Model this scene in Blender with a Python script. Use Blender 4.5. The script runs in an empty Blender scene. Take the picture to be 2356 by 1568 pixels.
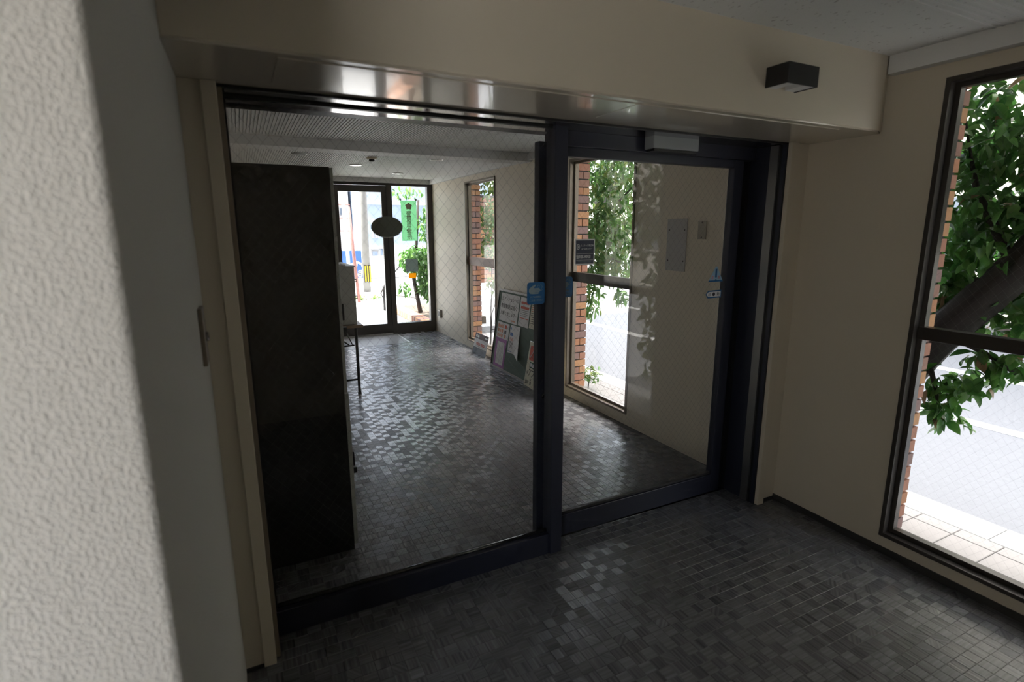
import bpy, math, random
from mathutils import Vector, Matrix

random.seed(7)
SC = bpy.context.scene
COL = SC.collection

# ------------------------------------------------------------------ camera
CAM = Vector((-2.8479, -2.2086, 1.65))
YAW, PITCH, ROLL, FPX = math.radians(26.5819), math.radians(11.651), math.radians(-0.1474), 1232.27
FW = Vector((math.sin(YAW)*math.cos(PITCH), math.cos(YAW)*math.cos(PITCH), -math.sin(PITCH)))
RT0 = Vector((math.cos(YAW), -math.sin(YAW), 0)); UP0 = RT0.cross(FW)
RT = RT0*math.cos(ROLL) + UP0*math.sin(ROLL); UP = RT.cross(FW)
cd = bpy.data.cameras.new('camera'); cam = bpy.data.objects.new('camera', cd); COL.objects.link(cam)
M = Matrix((RT, UP, -FW)).transposed().to_4x4(); M.translation = CAM; cam.matrix_world = M
cd.sensor_fit = 'HORIZONTAL'; cd.sensor_width = 36.0; cd.lens = FPX/2356*36.0
cd.clip_start = 0.02; cd.clip_end = 200
cd.dof.use_dof = True; cd.dof.focus_distance = 5.0; cd.dof.aperture_fstop = 2.4
SC.camera = cam

# ------------------------------------------------------------------ sky, sun, exposure
world = bpy.data.worlds.new('sky'); SC.world = world; world.use_nodes = True
wn = world.node_tree; wn.nodes.clear()
wo = wn.nodes.new('ShaderNodeOutputWorld'); wb = wn.nodes.new('ShaderNodeBackground'); ws = wn.nodes.new('ShaderNodeTexSky')
ws.sky_type = 'NISHITA'; ws.sun_disc = False; ws.sun_elevation = math.radians(62); ws.sun_rotation = math.radians(90)
ws.air_density = 1.0; ws.dust_density = 3.0; ws.ozone_density = 1.0
hs = wn.nodes.new('ShaderNodeHueSaturation'); hs.inputs['Saturation'].default_value = 0.45
wn.links.new(ws.outputs[0], hs.inputs['Color']); wn.links.new(hs.outputs[0], wb.inputs[0])
wb.inputs[1].default_value = 1.20; wn.links.new(wb.outputs[0], wo.inputs[0])
sd = bpy.data.lights.new('sun', 'SUN'); sun = bpy.data.objects.new('sun', sd); COL.objects.link(sun)
sd.energy = 28.0; sd.angle = math.radians(1.0); sd.color = (1.0, 0.96, 0.9)
sun.rotation_euler = Vector((-0.5, -0.06, 0.86)).to_track_quat('Z', 'Y').to_euler(); sun.location = (0, 0, 20)
SC.view_settings.view_transform = 'Standard'; SC.view_settings.look = 'None'
SC.view_settings.gamma = 1.0; SC.view_settings.use_curve_mapping = False
SC.view_settings.exposure = 0.08
SC.cycles.use_denoising = True
SC.cycles.use_adaptive_sampling = True; SC.cycles.adaptive_threshold = 0.02; SC.cycles.adaptive_min_samples = 20
SC.cycles.transparent_max_bounces = 16; SC.cycles.sample_clamp_indirect = 8.0
SC.cycles.max_bounces = 8; SC.cycles.diffuse_bounces = 4; SC.cycles.glossy_bounces = 4; SC.cycles.transmission_bounces = 4
SC.cycles.caustics_reflective = False; SC.cycles.caustics_refractive = False

def portal(loc, nrm, sx, sy):
    l = bpy.data.lights.new('daylight_portal', 'AREA'); l.shape = 'RECTANGLE'; l.size = sx; l.size_y = sy
    l.cycles.is_portal = True
    o = bpy.data.objects.new('daylight_portal', l); COL.objects.link(o); o.location = loc
    o.rotation_euler = Vector(nrm).to_track_quat('-Z', 'Z' if abs(nrm[2]) < .9 else 'Y').to_euler()
for yc in (-1.29, 1.765, 4.425): portal((0.075, yc, 1.2), (-1, 0, 0), 0.95, 2.15)
portal((-0.75, 6.46, 1.2), (0, -1, 0), 1.55, 2.25)
portal((-3.9, -2.83, 1.05), (0, 1, 0), 0.8, 2.2)

# ------------------------------------------------------------------ materials
def nodes_of(m):
    m.use_nodes = True; return m.node_tree.nodes, m.node_tree.links
def bsdf(m): return m.node_tree.nodes['Principled BSDF']
def mat(name, col, rough=0.5, metal=0.0, spec=0.5, noise=0.0, nscale=20.0, bump=0.0, bscale=100.0, coat=0.0, bdist=0.002):
    m = bpy.data.materials.new(name); n, l = nodes_of(m); b = bsdf(m)
    b.inputs['Base Color'].default_value = (*col, 1); b.inputs['Roughness'].default_value = rough
    b.inputs['Metallic'].default_value = metal; b.inputs['Specular IOR Level'].default_value = spec
    b.inputs['Coat Weight'].default_value = coat
    geo = n.new('ShaderNodeNewGeometry')
    if noise:
        t = n.new('ShaderNodeTexNoise'); t.inputs['Scale'].default_value = nscale; t.inputs['Detail'].default_value = 5
        l.new(geo.outputs['Position'], t.inputs['Vector'])
        mx = n.new('ShaderNodeMix'); mx.data_type = 'RGBA'
        mx.inputs[6].default_value = (*[c*(1-noise) for c in col], 1); mx.inputs[7].default_value = (*[min(1, c*(1+noise)) for c in col], 1)
        l.new(t.outputs['Fac'], mx.inputs[0]); l.new(mx.outputs[2], b.inputs['Base Color'])
    if bump:
        t = n.new('ShaderNodeTexNoise'); t.inputs['Scale'].default_value = bscale; t.inputs['Detail'].default_value = 3
        l.new(geo.outputs['Position'], t.inputs['Vector'])
        bp = n.new('ShaderNodeBump'); bp.inputs['Strength'].default_value = bump; bp.inputs['Distance'].default_value = bdist
        l.new(t.outputs['Fac'], bp.inputs['Height']); l.new(bp.outputs[0], b.inputs['Normal'])
    return m
def math_node(n, l, op, a, b=None, c=None):
    q = n.new('ShaderNodeMath'); q.operation = op
    for i, v in enumerate((a, b, c)):
        if v is None: continue
        if isinstance(v, (int, float)): q.inputs[i].default_value = v
        else: l.new(v, q.inputs[i])
    return q.outputs[0]

def glass_mat(name, tint=(0.975, 0.975, 0.968), f0=0.025):
    m = bpy.data.materials.new(name); n, l = nodes_of(m); n.clear()
    out = n.new('ShaderNodeOutputMaterial'); mx = n.new('ShaderNodeMixShader')
    tr = n.new('ShaderNodeBsdfTransparent'); tr.inputs[0].default_value = (*tint, 1)
    gl = n.new('ShaderNodeBsdfGlossy'); gl.inputs['Roughness'].default_value = 0.0
    lw = n.new('ShaderNodeLayerWeight'); lw.inputs[0].default_value = 0.5
    p = math_node(n, l, 'POWER', lw.outputs['Facing'], 5.0)
    f = math_node(n, l, 'MULTIPLY_ADD', p, 0.5, f0)
    l.new(f, mx.inputs[0]); l.new(tr.outputs[0], mx.inputs[1]); l.new(gl.outputs[0], mx.inputs[2]); l.new(mx.outputs[0], out.inputs[0])
    return m

def tile_mat(name):
    T = 0.0535
    m = bpy.data.materials.new(name); n, l = nodes_of(m); b = bsdf(m)
    g = n.new('ShaderNodeNewGeometry'); sp = n.new('ShaderNodeSeparateXYZ'); l.new(g.outputs['Position'], sp.inputs[0])
    X, Y = sp.outputs[0], sp.outputs[1]
    cx = math_node(n, l, 'FLOOR', math_node(n, l, 'DIVIDE', math_node(n, l, 'ADD', X, 1.245), T))
    cy = math_node(n, l, 'FLOOR', math_node(n, l, 'DIVIDE', math_node(n, l, 'ADD', Y, 0.138), T))
    cb = n.new('ShaderNodeCombineXYZ'); l.new(cx, cb.inputs[0]); l.new(cy, cb.inputs[1])
    wnz = n.new('ShaderNodeTexWhiteNoise'); wnz.noise_dimensions = '2D'; l.new(cb.outputs[0], wnz.inputs['Vector'])
    r = wnz.outputs['Value']
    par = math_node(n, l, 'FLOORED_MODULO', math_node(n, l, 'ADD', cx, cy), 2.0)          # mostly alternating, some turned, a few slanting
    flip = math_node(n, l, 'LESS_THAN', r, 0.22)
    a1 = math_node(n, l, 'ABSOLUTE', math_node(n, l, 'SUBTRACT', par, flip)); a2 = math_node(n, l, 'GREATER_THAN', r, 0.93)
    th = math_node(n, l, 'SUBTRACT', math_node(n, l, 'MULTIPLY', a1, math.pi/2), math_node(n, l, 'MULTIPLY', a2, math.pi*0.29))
    c, s = math_node(n, l, 'COSINE', th), math_node(n, l, 'SINE', th)
    st = math_node(n, l, 'ADD', math_node(n, l, 'MULTIPLY', X, c), math_node(n, l, 'MULTIPLY', Y, s))
    cm = n.new('ShaderNodeCombineXYZ'); l.new(st, cm.inputs[0]); l.new(r, cm.inputs[1])
    nz = n.new('ShaderNodeTexNoise'); nz.noise_dimensions = '2D'; nz.inputs['Scale'].default_value = 105; nz.inputs['Detail'].default_value = 0.6
    l.new(cm.outputs[0], nz.inputs['Vector'])
    bp = n.new('ShaderNodeBump'); bp.inputs['Strength'].default_value = 0.6; bp.inputs['Distance'].default_value = 0.0012
    l.new(nz.outputs['Fac'], bp.inputs['Height']); l.new(bp.outputs[0], b.inputs['Normal'])
    tg = n.new('ShaderNodeCombineXYZ'); l.new(c, tg.inputs[0]); l.new(s, tg.inputs[1]); l.new(tg.outputs[0], b.inputs['Tangent'])
    b.inputs['Anisotropic'].default_value = 0.8
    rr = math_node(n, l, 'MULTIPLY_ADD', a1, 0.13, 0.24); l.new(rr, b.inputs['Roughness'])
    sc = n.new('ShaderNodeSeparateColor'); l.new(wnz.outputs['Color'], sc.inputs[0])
    v = math_node(n, l, 'MULTIPLY', math_node(n, l, 'ADD', math_node(n, l, 'MULTIPLY', a1, -0.14), math_node(n, l, 'MULTIPLY_ADD', sc.outputs[1], 0.12, 1.0)), math_node(n, l, 'MULTIPLY_ADD', nz.outputs['Fac'], 1.5, 0.25))  # groove sheen and shade painted into the colour, darker by groove direction
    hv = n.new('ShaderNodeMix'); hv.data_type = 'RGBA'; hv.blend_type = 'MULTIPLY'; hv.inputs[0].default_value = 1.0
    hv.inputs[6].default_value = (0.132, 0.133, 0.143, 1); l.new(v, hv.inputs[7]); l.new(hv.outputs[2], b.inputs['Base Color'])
    b.inputs['Specular IOR Level'].default_value = 0.85
    return m

def leaf_mat(name, a, b_, trans=.35):
    m = bpy.data.materials.new(name); n, l = nodes_of(m); b = bsdf(m); out = n['Material Output']
    g = n.new('ShaderNodeNewGeometry'); t = n.new('ShaderNodeTexNoise'); t.inputs['Scale'].default_value = 9; l.new(g.outputs['Position'], t.inputs['Vector'])
    cr = n.new('ShaderNodeValToRGB'); cr.color_ramp.elements[0].position = .35; cr.color_ramp.elements[1].position = .68
    cr.color_ramp.elements[0].color = (*a, 1); cr.color_ramp.elements[1].color = (*b_, 1)
    l.new(t.outputs['Fac'], cr.inputs[0]); l.new(cr.outputs[0], b.inputs['Base Color']); b.inputs['Roughness'].default_value = .32
    tl = n.new('ShaderNodeBsdfTranslucent'); mx = n.new('ShaderNodeMixShader'); mx.inputs[0].default_value = trans
    l.new(cr.outputs[0], tl.inputs[0]); l.new(b.outputs[0], mx.inputs[1]); l.new(tl.outputs[0], mx.inputs[2]); l.new(mx.outputs[0], out.inputs[0])
    return m

M_STUCCO = mat('stucco', (0.80, 0.78, 0.735), 0.85, bump=1.0, bscale=230, bdist=0.010)
M_WALL = mat('cream_paint', (0.64, 0.575, 0.465), 0.55, noise=.03, nscale=3, bump=.05, bscale=300)
M_GLOSS = mat('glossy_cream', (0.58, 0.52, 0.43), 0.15, spec=.7, coat=.35, bump=.04, bscale=45)
M_CEIL = mat('rockwool', (0.72, 0.72, 0.71), 0.9, noise=.05, nscale=60)
n_, l_ = nodes_of(M_CEIL); g_ = n_.new('ShaderNodeNewGeometry'); t_ = n_.new('ShaderNodeTexNoise'); t_.inputs['Scale'].default_value = 70; t_.inputs['Detail'].default_value = 2
mp_ = n_.new('ShaderNodeMapping'); mp_.inputs['Scale'].default_value = (1, .45, 1); l_.new(g_.outputs['Position'], mp_.inputs[0]); l_.new(mp_.outputs[0], t_.inputs['Vector'])
cr_ = n_.new('ShaderNodeValToRGB'); cr_.color_ramp.elements[0].position = .655; cr_.color_ramp.elements[1].position = .70
cr_.color_ramp.elements[0].color = (.72, .72, .71, 1); cr_.color_ramp.elements[1].color = (.36, .34, .33, 1)
l_.new(t_.outputs['Fac'], cr_.inputs[0]); l_.new(cr_.outputs[0], bsdf(M_CEIL).inputs['Base Color'])
M_WHITE = mat('white_paint', (0.74, 0.74, 0.73), 0.6)
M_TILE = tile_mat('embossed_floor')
M_GROUT = mat('grout', (0.16, 0.16, 0.165), .2, noise=.2, nscale=80)
M_MAT = mat('entrance_plate', (0.26, 0.26, 0.26), .38, noise=.1, nscale=60)
M_FRAME = mat('bronze_frame', (0.024, 0.026, 0.042), 0.36, spec=.5)
M_FRAMEB = mat('brown_frame', (0.05, 0.043, 0.038), 0.30, spec=.5)
M_TAN = mat('tan_bronze_frame', (0.20, 0.165, 0.125), 0.32, metal=.2)
M_STEEL = mat('polished_metal', (0.42, 0.41, 0.42), 0.10, metal=1.0)
M_BRUSH = mat('brushed_metal', (0.26, 0.255, 0.255), 0.32, metal=.85)
M_ALU = mat('aluminium', (0.55, 0.55, 0.54), 0.35, metal=.7)
M_BLACK = mat('black', (0.012, 0.012, 0.013), .45)
M_RUBBER = mat('dark_vinyl', (0.04, 0.038, 0.036), .6)
M_GBEAD = mat('gloss_bead', (.03, .03, .03), .18, spec=.8)
M_GLASS = glass_mat('wired_glass')
M_WIRE = mat('wire', (0.05, 0.05, 0.05), .5)
M_WIREL = mat('wire_light', (0.38, 0.38, 0.38), .5)
M_BRICKS = [mat('brick_%d' % i, c, .8, noise=.18, nscale=45, bump=.3, bscale=200) for i, c in enumerate(
    [(.50, .24, .13), (.44, .21, .14), (.30, .19, .17), (.56, .30, .15), (.36, .20, .15)])]
M_MORTAR = mat('mortar', (.06, .06, .062), .9)
M_CABD = mat('cabinet_black', (0.009, 0.009, 0.009), 0.5)
M_CABL = mat('cabinet_grey', (0.60, 0.62, 0.60), .5)
M_BOX = mat('galvanised', (0.40, 0.40, 0.37), .45, metal=.35, noise=.15, nscale=12)
M_WOOD = mat('table_wood', (.18, .12, .075), .45)
M_PAPER = mat('paper', (.74, .72, .72), .75, noise=.03)
M_PAPERY = mat('cream_paper', (.70, .66, .52), .7, noise=.04)
M_INK = mat('ink', (.05, .04, .045), .7)
M_INKR = mat('red_ink', (.62, .11, .07), .7)
M_INKB = mat('blue_ink', (.10, .20, .48), .7)
M_INKO = mat('orange_ink', (.66, .30, .20), .7)
M_PURP = mat('purple_paper', (.42, .16, .42), .7)
M_GREENB = mat('board_green', (.12, .165, .14), .85, noise=.12, nscale=120)
M_BLUE = mat('sticker_blue', (.004, .10, .26), .45)
M_PALE = mat('sticker_pale', (.22, .28, .30), .5)
M_NAVY = mat('sticker_navy', (.03, .035, .065), .4)
M_STW = mat('sticker_white', (.75, .75, .75), .5)
M_OVAL = mat('oval_back', (.20, .23, .205), .5)
M_CONC = mat('concrete', (.50, .50, .49), .9, noise=.12, nscale=6)
M_PORCH = mat('porch_slab_shaded', (.28, .283, .29), .8, noise=.1, nscale=20)  # concrete tone darkened to paint in the porch shade
M_POLE = mat('pole_concrete', (.20, .20, .195), .9, noise=.1, nscale=10)
M_PAVER = mat('paver', (.31, .295, .285), .9, noise=.10, nscale=30)
M_ASPH = mat('asphalt', (.20, .207, .222), .9, noise=.10, nscale=40)
M_ROADW = mat('road_paint', (.80, .80, .80), .8)
M_SIGNG = mat('sign_grey', (.40, .38, .38), .6)
M_BARK = mat('bark', (.035, .030, .028), .9, noise=.3, nscale=40, bump=.6, bscale=60)
M_LEAF = leaf_mat('leaf_glossy', (.035, .13, .025), (.12, .30, .06))
M_LEAF2 = leaf_mat('leaf_narrow', (.07, .19, .05), (.24, .44, .12))
M_LEAFY = leaf_mat('leaf_yellow', (.10, .18, .04), (.34, .42, .12))
M_DRY = leaf_mat('leaf_dry', (.28, .17, .09), (.38, .24, .14))

# ------------------------------------------------------------------ helpers
class MB:
    def __init__(s): s.v = []; s.f = []
    def box(s, x0, x1, y0, y1, z0, z1):
        i = len(s.v)
        s.v += [(x0,y0,z0),(x1,y0,z0),(x1,y1,z0),(x0,y1,z0),(x0,y0,z1),(x1,y0,z1),(x1,y1,z1),(x0,y1,z1)]
        s.f += [tuple(i+k for k in q) for q in ((0,3,2,1),(4,5,6,7),(0,1,5,4),(1,2,6,5),(2,3,7,6),(3,0,4,7))]; return s
    def bev(s, x0, x1, y0, y1, z0, z1, b):           # box with bevelled top edge ring and vertical arrises kept sharp
        i = len(s.v)
        s.v += [(x0,y0,z0),(x1,y0,z0),(x1,y1,z0),(x0,y1,z0),(x0,y0,z1-b),(x1,y0,z1-b),(x1,y1,z1-b),(x0,y1,z1-b),
                (x0+b,y0+b,z1),(x1-b,y0+b,z1),(x1-b,y1-b,z1),(x0+b,y1-b,z1)]
        s.f += [tuple(i+k for k in q) for q in ((0,3,2,1),(8,9,10,11),(0,1,5,4),(1,2,6,5),(2,3,7,6),(3,0,4,7),(4,5,9,8),(5,6,10,9),(6,7,11,10),(7,4,8,11))]; return s
    def quad(s, *p):
        i = len(s.v); s.v += [tuple(q) for q in p]; s.f.append(tuple(range(i, i+len(p)))); return s
    def slab(s, poly, d):                               # polygon extruded by vector d
        i = len(s.v); n = len(poly); d = Vector(d)
        s.v += [tuple(p) for p in poly] + [tuple(Vector(p)+d) for p in poly]
        s.f += [tuple(i+k for k in reversed(range(n))), tuple(i+n+k for k in range(n))]
        s.f += [(i+k, i+(k+1) % n, i+n+(k+1) % n, i+n+k) for k in range(n)]; return s
    def tube(s, pts, rad, seg=8, caps=True):
        pts = [Vector(p) for p in pts]; rs = rad if isinstance(rad, (list, tuple)) else [rad]*len(pts)
        base = len(s.v)
        for k, p in enumerate(pts):
            t = (pts[min(k+1, len(pts)-1)] - pts[max(k-1, 0)]).normalized()
            a = t.cross(Vector((0, 0, 1)) if abs(t.z) < .95 else Vector((0, 1, 0))).normalized(); b = t.cross(a)
            for q in range(seg):
                w = 2*math.pi*q/seg; s.v.append(tuple(p + (a*math.cos(w)+b*math.sin(w))*rs[k]))
        for k in range(len(pts)-1):
            for q in range(seg):
                i = base+k*seg+q; j = base+k*seg+(q+1) % seg; s.f.append((i, j, j+seg, i+seg))
        if caps:
            s.f.append(tuple(base+q for q in reversed(range(seg)))); s.f.append(tuple(base+(len(pts)-1)*seg+q for q in range(seg)))
        return s
    def lathe(s, c, prof, seg=24, axis=(0, 0, 1)):
        ax = Vector(axis).normalized(); a = ax.orthogonal().normalized(); b = ax.cross(a); c = Vector(c); base = len(s.v); n = len(prof)
        for r, h in prof:
            for q in range(seg):
                w = 2*math.pi*q/seg; s.v.append(tuple(c + ax*h + (a*math.cos(w)+b*math.sin(w))*r))
        for k in range(n-1):
            for q in range(seg):
                i = base+k*seg+q; j = base+k*seg+(q+1) % seg; s.f.append((i, j, j+seg, i+seg))
        s.f.append(tuple(base+q for q in reversed(range(seg)))); s.f.append(tuple(base+(n-1)*seg+q for q in range(seg)))
        return s
    def mesh(s, name, m):
        me = bpy.data.meshes.new(name); me.from_pydata(s.v, [], s.f); me.validate(); me.update()
        if m: me.materials.append(m)
        return me
    def build(s, name, m, parent=None, smooth=False, kind=None, label=None):
        o = bpy.data.objects.new(name, s.mesh(name, m)); link(o, parent)
        if smooth:
            for p in o.data.polygons: p.use_smooth = True
        if kind: o['kind'] = kind
        if label: o['label'] = label
        return o
def link(o, parent=None):
    COL.objects.link(o)
    if parent:
        o.parent = parent; o.matrix_parent_inverse = base_inv(parent)
def base_inv(p):
    return Matrix.Translation(-p.location) if p.type == 'EMPTY' else Matrix.Identity(4)
def tag(o, label, cat, group=None, kind=None):
    o['label'] = label; o['category'] = cat
    if group: o['group'] = group
    if kind: o['kind'] = kind
    return o
def thing(name, label, cat, loc, group=None, kind=None):
    o = bpy.data.objects.new(name, None); o.empty_display_size = .1; o.location = loc; COL.objects.link(o)
    return tag(o, label, cat, group, kind)
def bevel(o, w=.004, seg=2):
    b = o.modifiers.new('bevel', 'BEVEL'); b.width = w; b.segments = seg; b.limit_method = 'ANGLE'; return o

def text(s, size, O, U, V, m, parent, name='lettering', align='LEFT', sx=1.0, ext=.0004, bold=0.0, mirror=False):
    """flat lettering with its baseline start (or centre) at O, running along U, upright along V"""
    cu = bpy.data.curves.new('txt', 'FONT'); cu.body = s; cu.size = size; cu.align_x = align; cu.extrude = ext; cu.resolution_u = 2; cu.offset = bold
    t = bpy.data.objects.new('txt', cu); COL.objects.link(t)
    dg = bpy.context.evaluated_depsgraph_get(); me = bpy.data.meshes.new_from_object(t.evaluated_get(dg))
    bpy.data.objects.remove(t); bpy.data.curves.remove(cu)
    U = Vector(U).normalized(); V = Vector(V).normalized(); N = U.cross(V)
    R = Matrix((U*sx, V, N)).transposed().to_4x4(); R.translation = Vector(O); me.transform(R)
    me.materials.clear(); me.materials.append(m); me.name = name
    o = bpy.data.objects.new(name, me); link(o, parent); return o

# ------------------------------------------------------------------ setting: shell of the two rooms
XL, ZC, ZS = -2.974, 2.442, 2.108
YF = 6.39
W1, W2, W3 = (3.93, 4.92), (1.28, 2.25), (-1.78, -0.80)
SILL, HEAD = 0.095, 2.30

b = MB()
for y0, y1 in ((-2.95, W3[0]), (W3[1], W2[0]), (W2[1], W1[0]), (W1[1], YF+.06)): b.box(0, .085, y0, y1, -.15, 2.62)
for y0, y1 in (W1, W2, W3): b.box(0, .085, y0, y1, -.15, SILL); b.box(0, .085, y0, y1, HEAD, 2.62)
tag(b.build('wall_right', M_WALL), 'long cream painted wall with tall windows facing the street', 'wall', kind='structure')

b = MB().box(-4.45, XL, -1.44, -.185, -.1, 2.62)
tag(bevel(b.build('wall_left', M_STUCCO), .012, 3), 'rough white stucco wall at the near edge of the lobby', 'wall', kind='structure')
b = MB().box(-3.1, XL, -.185, YF+.06, -.1, 2.62)
tag(b.build('wall_left', M_WALL), 'cream wall behind the black cabinet in the vestibule', 'wall', kind='structure')
b = MB().box(-3.56, .085, -2.95, -2.77, -.1, 2.62).box(-4.45, -4.3, -2.95, -2.77, -.1, 2.62).box(-4.3, -3.56, -2.95, -2.77, 2.2, 2.62).box(-4.6, -4.45, -2.95, -1.44, -.1, 2.62)
tag(b.build('wall_back', M_WALL), 'cream wall behind the viewer with a doorway to daylight', 'wall', kind='structure')
b = MB().box(-3.1, .085, YF-.03, YF+.06, 2.372, 2.62).box(-3.1, -2.2, YF-.03, YF+.06, -.1, 2.372)
tag(b.build('wall_end', M_WALL), 'cream end wall around the street entrance', 'wall', kind='structure')

# roof slab and porch canopy
tag(MB().box(-4.6, .30, -2.95, 6.5, 2.62, 2.85).box(-3.2, .3, 6.5, 7.3, 2.62, 2.80).build('roof_slab', M_CONC), 'flat concrete roof slab with porch canopy over the entrance', 'roof', kind='structure')
tag(MB().box(-14, .95, -2.95, 6.45, 2.86, 14).build('upper_storeys', M_MORTAR), 'dark brick upper storeys of the building overhead, with unseen overhang added to block sky light', 'building', kind='structure')  # overhang above the footway is added, unseen, to keep sky light off the floor

# ceilings
c = tag(MB().box(-4.45, 0, -2.77, -.57, ZC, 2.62).build('ceiling', M_CEIL), 'white rock wool ceiling of the near lobby', 'ceiling', kind='structure')
r = MB(); y = -.97
while y > -2.75: r.box(-2.95, -.06, y-.006, y+.006, ZC-.004, ZC+.002); y -= .03
r.build('ceiling_rib', M_WHITE, c, kind='stuff')
c = tag(MB().box(XL, 0, .19, YF, ZC, 2.62).build('ceiling', M_CEIL), 'ribbed white ceiling of the vestibule beyond the glass', 'ceiling', kind='structure')
r = MB(); x = XL+.02
while x < -.08:
    r.box(x, x+.016, .2, 2.90, ZC-.007, ZC+.002); r.box(x, x+.016, 3.30, 6.22, ZC-.007, ZC+.002); x += .024
r.build('ceiling_rib', M_WHITE, c, kind='stuff')
tag(bevel(MB().box(XL, 0, 3.0, 3.24, 2.362, ZC+.01).build('ceiling_beam', M_WHITE), .004), 'low white beam across the vestibule ceiling', 'beam', kind='structure')
tag(MB().box(-.055, 0, -2.77, -.572, 2.362, ZC).box(-.055, 0, .19, 3.0, 2.372, ZC).box(-.055, 0, 3.24, YF-.06, 2.372, ZC).box(XL, 0, YF-.09, YF-.03, 2.372, ZC).build('trim_1', M_WHITE),
    'white cornice strip under the ceiling along the window wall', 'trim', kind='structure')

# bulkhead beam over the glass partition (front chamfered where it meets the window wall) and its glossy soffit
b = MB(); P = [(XL, -.572), (-.065, -.572), (0, -.545), (0, .19), (XL, .19)]
b.slab([(x, y, ZS+.006) for x, y in P], (0, 0, 2.62-ZS-.006))
bulk = tag(bevel(b.build('bulkhead', M_WALL), .004), 'cream painted bulkhead above the glass partition', 'bulkhead', kind='structure')
b = MB()
b.slab([(XL, -.566, ZS), (-.06, -.566, ZS), (0, -.54, ZS), (0, -.16, ZS), (XL, -.16, ZS)], (0, 0, .007)); b.build('soffit', M_GLOSS, bulk, label='glossy cream underside')
b = MB().box(-2.71, -1.49, -.53, -.26, ZS-.003, ZS+.001); bevel(b.build('access_panel', M_GLOSS, bulk, label='flat glossy access panel in the underside'), .001)
b = MB().box(-1.484, -.30, -.53, -.26, ZS-.003, ZS+.001); bevel(b.build('access_panel', M_GLOSS, bulk), .001)

# stub walls and casings either side of the partition
b = MB().box(XL, -2.90, -.185, .19, 0, ZS+.01).box(-.112, 0, -.172, .19, 0, ZS+.01)
tag(b.build('wall_partition', M_WALL), 'short cream wall stubs either side of the glass partition', 'wall', kind='structure')
tag(bevel(MB().box(-2.912, -2.868, -.195, -.10, 0, ZS).build('trim_2', M_WALL), .002), 'cream door casing beside the stucco wall', 'trim', kind='structure')
tag(bevel(MB().box(-.160, -.110, -.190, -.10, 0, ZS).build('trim_3', M_WALL), .002), 'cream door casing beside the window wall', 'trim', kind='structure')
tag(MB().box(-.006, 0, -2.77, -.172, 0, .035).box(-.11, -.0, -.178, -.172, 0, .02).box(-2.974, -2.912, -.191, -.185, 0, .012).build('baseboard_right', M_RUBBER), 'dark vinyl skirting under the cream window wall', 'baseboard', kind='structure')

# ------------------------------------------------------------------ floor of small embossed squares
T = .0535
floor = tag(MB().box(-4.6, .0, -2.95, YF+.05, -.15, -.0012).build('floor', M_GROUT), 'grey floor of small embossed squares', 'floor', kind='structure')
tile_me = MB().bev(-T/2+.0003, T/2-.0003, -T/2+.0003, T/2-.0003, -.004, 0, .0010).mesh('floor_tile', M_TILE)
cells = []
ix0, ix1 = int((-4.4+1.245)/T)-1, int((0+1.245)/T)
for i in range(ix0, ix1+1):
    for j in range(int((-2.77+.138)/T), int((YF+.138)/T)+1):
        cx, cy = -1.245+(i+.5)*T, -.138+(j+.5)*T
        if cx > -.02 or cy > YF-.04: continue
        if cx < XL+.03 and cy > -1.46: continue
        if cx < -4.3 or cy < -2.75: continue
        if -1.72 < cx < -.66 and cy > 5.55: continue
        d = Vector((cx, cy, 0)) - CAM; w = d.dot(FW); px = 1178+FPX*d.dot(RT)/max(w, .01); py = 784-FPX*d.dot(UP)/max(w, .01)
        seen = w > .1 and 600 < px < 2356 and py < 1568 and cy < -.2 and not (px < 680 and cy > -.3)
        cells.append((d.length if seen else 1e3+d.length, cx, cy))
cells.sort()
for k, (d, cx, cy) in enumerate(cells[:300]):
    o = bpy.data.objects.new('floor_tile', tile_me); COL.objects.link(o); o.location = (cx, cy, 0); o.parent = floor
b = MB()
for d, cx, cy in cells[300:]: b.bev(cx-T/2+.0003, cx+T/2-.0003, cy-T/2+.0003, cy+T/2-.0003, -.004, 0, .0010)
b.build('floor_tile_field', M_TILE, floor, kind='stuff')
pl = MB().box(-1.70, -.69, 5.57, YF-.07, -.004, -.0005).build('entrance_plate', M_MAT, floor, label='smooth grey plate set in the floor at the street door')
MB().box(-.69, -.668, 5.57, 6.30, -.004, .002).box(-1.70, -.668, YF-.07, YF-.055, -.004, .003).build('edge_strip', M_ALU, pl)

# ------------------------------------------------------------------ wired glass helper
def wires(name, P0, U, V, w, h, pitch_u, pitch_v, parent, m=M_WIRE, r=.00023):
    """two families of slanting wires clipped to a w x h pane; P0 lower corner"""
    P0, U, V = Vector(P0), Vector(U), Vector(V); b = MB(); k = pitch_v/pitch_u
    N = U.cross(V)
    for sg in (1, -1):
        c = -h/k if sg > 0 else 0.0
        lo, hi = (-h/k, w) if sg > 0 else (0, w + h/k)
        c = lo + pitch_u*.37
        while c < hi:
            # line u = c + sg*v/k, v in 0..h
            va, vb = 0.0, h
            if sg > 0: va = max(va, (0-c)*k); vb = min(vb, (w-c)*k)
            else: va = max(va, (c-w)*k); vb = min(vb, (c-0)*k)
            if vb > va + .004:
                A = P0 + U*(c+sg*va/k) + V*va; B = P0 + U*(c+sg*vb/k) + V*vb
                s = N*r; q = ((B-A).normalized().cross(N))*r; ns = max(1, int((vb-va)/pitch_v)); i = len(b.v)
                for j in range(ns+1):
                    Q = A.lerp(B, j/ns); b.v += [tuple(Q+s), tuple(Q-s*.5+q), tuple(Q-s*.5-q)]
                for j in range(ns):
                    t = i+3*j; b.f += [(t, t+1, t+4, t+3), (t+1, t+2, t+5, t+4), (t+2, t, t+3, t+5)]
            c += pitch_u
    return b.build(name, m, parent, kind='stuff')

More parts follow.
